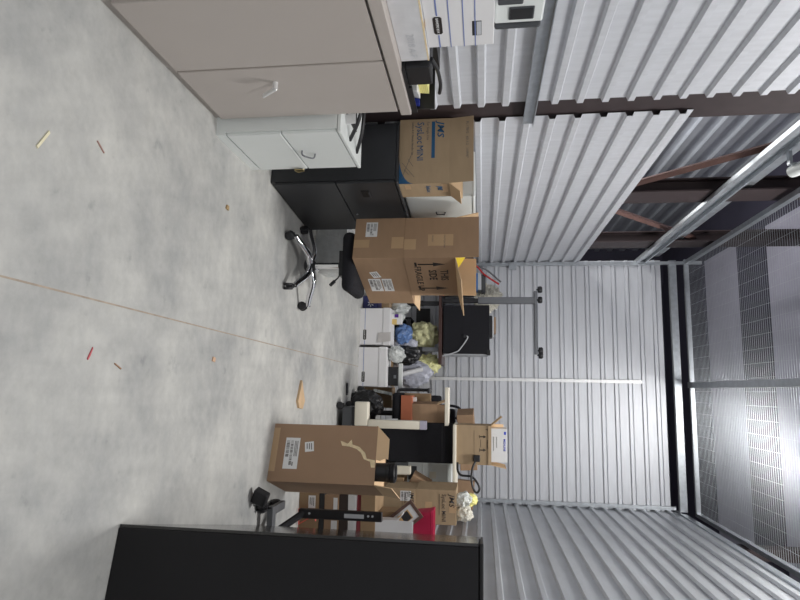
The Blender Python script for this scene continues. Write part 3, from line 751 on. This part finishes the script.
# second office chair behind the cart
t = thing('office_chair', 'black armchair heaped with cartons behind the cream cart', 'chair', (.30, 7.35, 0))
star_base(t, .30, 200, .11, BLACKP)
bm = bmesh.new(); cyl(bm, (0, 0, .15), (0, 0, .46), .03); obj('gas_lift', bm, BLACKP, t, True)
bm = bmesh.new(); bx(bm, -.25, .25, -.27, .25, .45, .56, bev=.04, seg=4); obj('seat', bm, BLACKF, t, True)
bm = bmesh.new(); bx(bm, -.22, .22, .25, .32, .60, 1.0, bev=.03, seg=3); bx(bm, -.04, .04, .29, .33, .47, .65); obj('backrest', bm, BLACKF, t, True)
for s in (-1, 1):
    bm = bmesh.new(); tube(bm, smooth_path([(.20*s, -.05, .50), (.275*s, -.05, .50), (.285*s, -.05, .60), (.285*s, -.06, .86)], 5), .02, 8); a = obj('armrest', bm, BLACKP, t, True)
    boxpart('arm_pad', BLACKP, a, .25*s-.0 if s > 0 else -.31, .31 if s > 0 else -.25, -.2, .10, .86, .89, bev=.008)
carton('open_carton', 'small open brown carton standing on the second chair seat', (.29, 7.09, .693), 8, .23, .2, .29, KRAFT, [('f', 12, .12, 0, KRAFT), ('l', 20, .1), ('r', 10, .1)])
t = thing('orange_box', 'flat orange box on the second chair seat under the open carton', 'box', (.13, 7.16, .56))
boxpart('box_body', ORANGE, t, -.05, .27, -.09, .18, 0, .13, bev=.002); boxpart('white_tab', PAPER, t, -.03, .02, .0, .05, .131, .17)
carton('small_carton', 'grey brown carton leaning at the back of the second chair', (.15, 7.375, .56), -6, .19, .1, .32, KRAFT_D, closed=True)
t = thing('tote_bag', 'black tote bag with handle on the chair behind the cream board', 'bag', (.325, 7.33, .56))
bm = bmesh.new(); bx(bm, -.09, .17, 0, .20, 0, .62, bev=.03, seg=3); obj('bag_body', bm, BLACKF, t, True)
bm = bmesh.new(); tube(bm, smooth_path([(-.08, .06, .36), (-.12, .06, .42), (-.125, .06, .60), (-.08, .06, .68), (.03, .06, .63)], 6), .016, 8); obj('bag_handle', bm, BLACKF, t, True)
carton('tall_carton', 'tall brown carton standing behind the black cart panel', (.775, 6.98, 0), 0, .30, .45, 1.20, KRAFT_D, closed=True)
carton('tilted_carton', 'brown carton lying tilted behind the arrow carton on the cart', (.60, 6.99, 1.237), 0, .64, .3, .19, KRAFT, closed=True, rot=(0, R(-4), R(12)))
carton('floor_carton', 'dark brown carton on the floor under the second chair', (.12, 7.66, 0), 0, .26, .3, .36, KRAFT_D, closed=True)
lump('dark_filler', 'black sack lump added for the dark hollow by the second chair', 'filler', BLACKBAG, (.20, 6.93, 0), (.17, .10, .20), 41, .2)  # black blob added to fill the dark hollow before the second chair
# machine right of the cart
t = thing('black_pedestal', 'black drawer pedestal under the grey machine beside the cart', 'pedestal', (.93, 6.68, 0))
boxpart('pedestal_body', BLACKP, t, -.14, .15, 0, .35, 0, .68, bev=.004)
for z in (.03, .25, .47): d_ = boxpart('drawer', BLACKM, t, -.135, .145, -.012, -.001, z, z+.2, bev=.002); boxpart('drawer_pull', GREYM, d_, -.04, .05, -.02, -.012, z+.15, z+.165)
t = thing('label_machine', 'light grey machine with orange straps under the cream top board', 'machine', (.93, 6.66, .68))
boxpart('machine_body', WMETAL, t, -.14, .12, 0, .3, 0, .50, bev=.01, seg=2); boxpart('machine_door', WMETAL, t, -.13, .07, -.012, -.001, .18, .46, bev=.004)
boxpart('machine_slot', DARKP, t, -.10, .04, -.012, -.001, .03, .12); boxpart('cream_panel', CREAM, t, -.05, .02, -.022, -.013, .26, .33)
bm = bmesh.new(); tube(bm, smooth_path([(.10, -.02, .22), (.13, -.03, .30), (.10, -.03, .36), (.125, -.02, .48)], 5), .012, 8); obj('strap', bm, ORANGE_P, t, True)

# stack against the right wall
carton('tall_carton', 'brown carton with white label standing behind the lettered stack', (.955, 6.17, 0), 0, .13, .30, .72, KRAFT_D, closed=True)
carton('tilted_carton', 'brown carton lying tilted on top of the narrow tall carton', (.93, 6.19, .775), 0, .16, .22, .20, KRAFT, closed=True, rot=(0, R(28), R(6)))
lo = carton('stack_carton', 'plain brown carton at the floor of the lettered stack', (1.075, 5.72, 0), 0, .32, .40, .59, KRAFT_D, closed=True)
mid = sysloc('lettered_carton', 'brown carton with white label and lettering, second in right stack', (1.075, 5.70, .591), 0, .32, .40, .30, [], .7, False, closed=True)
shipping_label(mid, face('f', .32, .40), .02, .16, .11, .26, 0, 9)
o = sysloc('lettered_carton', 'brown lettered carton with bags on it, topmost of right stack', (1.07, 5.71, .892), 2, .31, .40, .375, [], .9, False, closed=True)
patch('tape_strip', TAPE, o, face('f', .31, .40), .11, .09, .17, .155); patch('tape_strip', TAPE, o, face('f', .31, .40), .14, .31, .20, .37)
lump('white_bag', 'white film bag with yellow print on the lettered stack, left', 'bag', CLEARW, (1.005, 5.80, 1.269), (.065, .08, .075), 31)
lump('yellow_bag', 'yellow and white packet on the lettered stack beside right wall', 'bag', PYELLOW, (1.03, 5.93, 1.269), (.06, .06, .10), 33)
lump('white_bag', 'clear white film bag on the lettered stack, nearest the right wall', 'bag', CLEAR, (1.135, 5.82, 1.269), (.07, .08, .08), 32)
o = carton('tall_carton', 'tall brown carton leaning in the right back corner', (1.20, 7.75, 0), 0, .34, .4, 1.40, KRAFT, closed=True, rot=(0, R(4), R(-6)))
o = carton('tall_carton', 'brown carton with white label below the black cable loop', (1.24, 6.95, 0), 0, .28, .4, 1.15, KRAFT_D, closed=True)
shipping_label(o, face('f', .28, .4), .03, 1.03, .13, 1.10, 0, 12, False)

# low stack near the black cabinet
SX, SY = 1.07, 5.0
o = carton('stack_carton', 'dark brown carton with grey label at the floor behind dark post', (SX, SY, 0), 0, .40, .42, .17, KRAFT_D, closed=True)
shipping_label(o, face('f', .40, .42), .02, .08, .12, .14, 0, 14, False)
binder('thick black binder lying on the dark brown floor carton', BLACKP, SX-.2, SX+.2, .171, .215, SY)
o = carton('stack_carton', 'brown carton with torn white labels above the black binder', (SX, SY, .216), 0, .38, .4, .12, KRAFT, closed=True)
patch('white_label', PAPER, o, face('f', .38, .4), .02, .075, .12, .11); patch('white_label', PAPER, o, face('f', .38, .4), .20, .06, .30, .11)
o = carton('stack_carton', 'very dark flat carton in the middle of low right stack', (SX, SY+.01, .337), 0, .40, .4, .075, mat('dark_card', srgb(58, 46, 42), .7), closed=True)
sheets('paper_stack', 'thick white paper stack in the low stack behind dark post', PAPER, (SX-.02, SY+.16, .413), (.36, .3, .07), (0, 0, 3))
sheets('maroon_folder', 'maroon folder lying on the white paper stack', MAROON, (SX-.02, SY+.17, .484), (.36, .3, .035), (0, 0, -3), 'folder')
carton('stack_carton', 'brown carton at the top of low stack under white box', (SX-.01, SY, .521), 0, .42, .42, .12, KRAFT_D, closed=True)
carton('white_carton', 'small open white box on the low stack in front of red bin', (1.14, 5.005, .642), 0, .17, .105, .18, WBOARD, [('f', 6, .13, 0, WBOARD), ('l', 50, .06, 0, WBOARD), ('r', 10, .08, 0, WBOARD)])
carton('small_carton', 'small brown carton on the low stack holding up the red bin', (1.12, 5.165, .642), 0, .2, .2, .224, KRAFT_D, closed=True)
t = thing('waste_bin', 'crimson red plastic bin on a small carton behind the white box', 'bin', (1.125, 5.265, .867))
bm = bmesh.new()
prof = [(.78, 0), (.81, .01), (1, .21), (1.06, .215), (1.06, .235), (.97, .235), (.93, .21), (.76, .02)]
rings = []
for s, z in prof:
    r = []
    for (ax, ay) in ((-1, -1), (1, -1), (1, 1), (-1, 1)):
        for q in range(5):
            a = {(-1, -1): 180, (1, -1): 270, (1, 1): 0, (-1, 1): 90}[(ax, ay)]+q*22.5
            r.append(bm.verts.new(((ax*.085+.035*math.cos(R(a)))*s, (ay*.075+.035*math.sin(R(a)))*s, z)))
    rings.append(r)
for a, b in zip(rings, rings[1:]):
    for i in range(len(a)): bm.faces.new((a[i], a[(i+1) % len(a)], b[(i+1) % len(a)], b[i]))
bm.faces.new(list(reversed(rings[0]))); bm.faces.new(rings[-1])
obj('bin_body', bm, MAGENTA, t, True)
t = thing('picture_frame', 'brown wooden picture frame leaning askew beside the white box', 'frame', (1.085, 5.125, .835), rot=(0, R(51), 0))
bm = bmesh.new(); w, h, b = .34, .17, .024
bx(bm, -w/2, w/2, 0, .025, -h/2, -h/2+b); bx(bm, -w/2, w/2, 0, .025, h/2-b, h/2); bx(bm, -w/2, -w/2+b, 0, .025, -h/2+b, h/2-b); bx(bm, w/2-b, w/2, 0, .025, -h/2+b, h/2-b)
obj('frame_moulding', bm, WOOD, t); boxpart('mat_board', PAPER, t, -w/2+b, w/2-b, .012, .016, -h/2+b, h/2-b); boxpart('picture', mat('tan_print', srgb(206, 170, 120)), t, -.10, .10, .0095, .012, -.04, .04); boxpart('picture_shape', BLACKP, t, -.09, -.02, .0085, .0095, -.035, .035)
t = thing('clothes_hanger', 'coral plastic hanger hooked in front of the dark floor carton', 'hanger', (1.06, 4.95, .0))
bm = bmesh.new(); tube(bm, [(-.07, 0, .02), (.05, 0, .02), (-.01, 0, .12), (-.07, 0, .02)], .009, 8); obj('hanger_body', bm, CORAL, t); bm = bmesh.new(); tube(bm, smooth_path([(-.01, 0, .12), (-.01, 0, .15), (.02, 0, .16)], 4), .006, 6); obj('hook', bm, CORAL, t)
# stand of dark steel with casters
t = thing('steel_stand', 'dark steel upright stand on a castered foot beside the black cabinet', 'stand', (.885, 4.28, 0))
bm = bmesh.new(); bx(bm, -.032, .032, -.02, .02, .22, .815, bev=.004); up_ = obj('post', bm, DARKM, t)
for z in (.30, .72, .75): 
    bm = bmesh.new(); cyl(bm, (-.005, -.02, z), (-.005, -.025, z), .008, n=12); obj('bolt', bm, LGREY, up_)
boxpart('rating_plate', LGREY, up_, -.014, .014, -.0225, -.0205, .55, .69)
bm = bmesh.new(); bx(bm, -.075, .115, -.22, -.16, .062, .105, bev=.004); bx(bm, -.075, -.02, -.16, .03, .075, .105); obj('foot_beam', bm, GREYM, t)
bm = bmesh.new(); tube(bm, [(.105, -.17, .10), (.0, .0, .25)], .026, 8); obj('brace', bm, DARKM, t)
caster(t, -.075, -.25, 0, .036, BLACKP, 20); caster(t, .10, -.19, 0, .03, BLACKP, 40); caster(t, -.05, .02, 0, .036, BLACKP, 10)
bm = bmesh.new(); bx(bm, -.05, .05, -.03, .03, -.05, .05, M=Matrix.Translation((-.16, -.36, .062)) @ Matrix.Rotation(R(25), 4, 'Y') @ Matrix.Rotation(R(20), 4, 'Z'), bev=.012, seg=2); obj('brake_pad', bm, BLACKP, t)
bm = bmesh.new(); tube(bm, [(-.13, -.33, .07), (-.08, -.25, .07)], .012, 8); obj('brake_arm', bm, BLACKP, t)

# tall parcel box
tb = carton('parcel_carton', 'tall brown open parcel box with white shipping label on the floor', (.468, 4.258, 0), -18, .41, .46, .765, mat('kraft_board_tall', srgb(158, 130, 106), .75, var=.05, scale=4, spec=.25),
            [('r', 8, .125), ('b', -120, .12), ('l', -150, .12)])
F = face('f', .41, .46)
shipping_label(tb, F, .10, .10, .32, .205, 0, 21)
shipping_label(tb, F, .125, .245, .195, .31, 8, 22, False)
patch('bottom_tape', TAPE, tb, F, .03, .0, .34, .045)
bm = bmesh.new()
P = [(.11, .50), (.13, .555), (.10, .58), (.135, .59), (.15, .64), (.19, .685), (.23, .70), (.24, .76), (.29, .762), (.29, .735), (.25, .725), (.235, .68), (.19, .655), (.165, .62), (.15, .57), (.145, .515)]
k = Ink(); k.poly(P); k.put('torn_strip', TORN, tb, F, .0008)
bm = bmesh.new(); M = Matrix.Translation((-.205, 0, .765)) @ Matrix.Rotation(R(-6), 4, 'X')
V = [bm.verts.new(M @ Vector(p)) for p in ((0, 0, 0), (.235, 0, 0), (.24, 0, .03), (.225, 0, .06), (.228, 0, .085), (.085, 0, .085))]
bm.faces.new(V); g = bmesh.ops.extrude_face_region(bm, geom=bm.faces[:]); bmesh.ops.translate(bm, vec=(0, .006, 0), verts=[v for v in g['geom'] if isinstance(v, bmesh.types.BMVert)])
obj('torn_flap', bm, KRAFT_IN, tb)
t = thing('black_canister', 'black ribbed canister sticking out of the tall parcel box', 'canister', (.588, 4.305, .008))
bm = bmesh.new(); lathe(bm, [(.05, 0), (.064, .005), (.064, .66), (.068, .665), (.068, .74), (.064, .745), (.064, .83), (.068, .835), (.068, .85)], 32); obj('canister_body', bm, BLACKP, t, True)
bm = bmesh.new(); lathe(bm, [(.066, .851), (.07, .855), (.07, .885), (.06, .895), (.05, .89), (.045, .87)], 32); obj('canister_rim', bm, BLACKG, t, True)

# big black cabinet at the right
t = thing('black_cabinet', 'tall glossy black cabinet standing close at the right edge', 'cabinet', (.583, 2.433, 0), -12)
boxpart('cabinet_body', BLACKG, t, .012, .52, 0, 1.5, 0, 1.49, bev=.004)
boxpart('glossy_side', BLACKS, t, 0, .011, 0.004, 1.496, .004, 1.486)
boxpart('top_edge', BLACKG, t, .0, .52, -.004, 1.504, 1.491, 1.506, bev=.003)

# ------------------------------------------------------------------ litter on the slab
def litter(name, label, cat, m, pts, h=.004):
    bm = bmesh.new(); bm.faces.new([bm.verts.new((x, y, 0)) for x, y in pts])
    g = bmesh.ops.extrude_face_region(bm, geom=bm.faces[:])
    bmesh.ops.translate(bm, vec=(0, 0, h), verts=[v for v in g['geom'] if isinstance(v, bmesh.types.BMVert)])
    cx = sum(p[0] for p in pts)/len(pts); cy = sum(p[1] for p in pts)/len(pts)
    bmesh.ops.translate(bm, vec=(-cx, -cy, 0), verts=bm.verts[:])
    o = obj(name, bm, m); o.location = (cx, cy, .0005); return tag(o, label, cat)
litter('wood_stick', 'pale wooden stick lying on the near concrete floor', 'stick', mat('pale_wood', srgb(236, 228, 196)), [(-.79, 1.752), (-.782, 1.758), (-.857, 1.806), (-.865, 1.80)], .005)
litter('red_strip', 'thin red plastic strip on the near concrete floor', 'strip', mat('pinkish_red', srgb(196, 90, 96)), [(-.135, 2.15), (-.129, 2.152), (-.098, 2.138), (-.084, 2.128), (-.088, 2.124), (-.104, 2.132)], .004)
litter('twig', 'short brown twig near the red strip on the floor', 'twig', mat('twig_brown', srgb(160, 120, 92)), [(-.08, 2.30), (-.075, 2.30), (-.055, 2.345), (-.06, 2.347)], .005)
litter('twig', 'small reddish twig on the floor near the tan cabinet', 'twig', mat('twig_red', srgb(176, 140, 130)), [(-.94, 2.06), (-.936, 2.058), (-.905, 2.105), (-.909, 2.107)], .005)
litter('torn_cardboard', 'torn tan cardboard scrap on the floor before the cream cart', 'cardboard', mat('scrap_card', srgb(206, 176, 140), .8, var=.1), [(-.05, 4.88), (.03, 4.84), (.12, 4.79), (.175, 4.83), (.185, 4.93), (.12, 4.98), (.04, 4.93)], .02)
litter('cardboard_chip', 'tiny tan cardboard chip on the floor in mid aisle', 'cardboard', mat('chip_card', srgb(206, 170, 140)), [(-.155, 3.21), (-.13, 3.20), (-.125, 3.235), (-.15, 3.24)], .006)
litter('cork_bit', 'tiny brown bit on the floor before the white cabinet', 'debris', mat('cork', srgb(176, 150, 110)), [(-1.055, 3.26), (-1.03, 3.25), (-1.025, 3.28), (-1.05, 3.285)], .01)
t = thing('lighter', 'small black stick lying on the floor by the right file box', 'lighter', (.01, 6.62, 0), 8)
boxpart('stick_body', BLACKP, t, -.055, .055, -.02, .02, 0, .022, bev=.006, seg=2); boxpart('stick_cap', DARKP, t, .056, .075, -.015, .015, 0, .018)

# ------------------------------------------------------------------ light
w = bpy.data.worlds.new('World'); bpy.context.scene.world = w; w.use_nodes = True
bg = w.node_tree.nodes['Background']; bg.inputs[0].default_value = (.93, .96, 1, 1); bg.inputs[1].default_value = .5
def area(name, loc, tgt, sx, sy, power, col=(1, .985, .96)):
    l = bpy.data.lights.new(name, 'AREA'); l.shape = 'RECTANGLE'; l.size = sx; l.size_y = sy; l.energy = power; l.color = col
    o = bpy.data.objects.new(name, l); C.objects.link(o); o.location = loc
    o.rotation_euler = (Vector(tgt)-Vector(loc)).to_track_quat('-Z', 'Y').to_euler(); return o
area('strip_lamp_mid', (.6, 5.0, 5.3), (.2, 5.4, 0), .4, 1.4, 188)
area('strip_lamp_near', (.6, .6, 4.6), (-.3, 2.2, 0), 1.2, .5, 82)
area('added_roof_uplight', (-.3, 11.2, 1.5), (-.3, 11.2, 6), 5, 3, 30)  # added fill aimed up at the roof, hidden behind the back wall
area('added_neighbour_fill', (-2.7, 7.3, 2.3), (-3.5, 7.3, 4.2), 3.6, .3, 85)  # added fill that brightens the neighbour wall, hidden behind the left panels

# ------------------------------------------------------------------ camera: the phone was held on its side
cam = bpy.data.cameras.new('Camera'); co = bpy.data.objects.new('Camera', cam); C.objects.link(co)
cam.sensor_fit = 'HORIZONTAL'; cam.sensor_width = 36; cam.lens = 27; cam.clip_start = .05; cam.clip_end = 100
pitch, yaw = R(7.782), R(8.453)
cp, sp, cs, ss = math.cos(pitch), math.sin(pitch), math.cos(yaw), math.sin(yaw)
Fv = Vector((-ss*cp, cs*cp, -sp)); Rv = Vector((cs, ss, 0)); Uv = Vector((-ss*sp, cs*sp, cp))
Mx = Matrix((Uv, -Rv, -Fv)).transposed().to_4x4(); Mx.translation = (0, 0, 1.5)
co.matrix_world = Mx
sc = bpy.context.scene; sc.camera = co
sc.view_settings.view_transform = 'Standard'; sc.view_settings.look = 'None'; sc.view_settings.gamma = 1
sc.view_settings.use_curve_mapping = False; sc.view_settings.exposure = 0
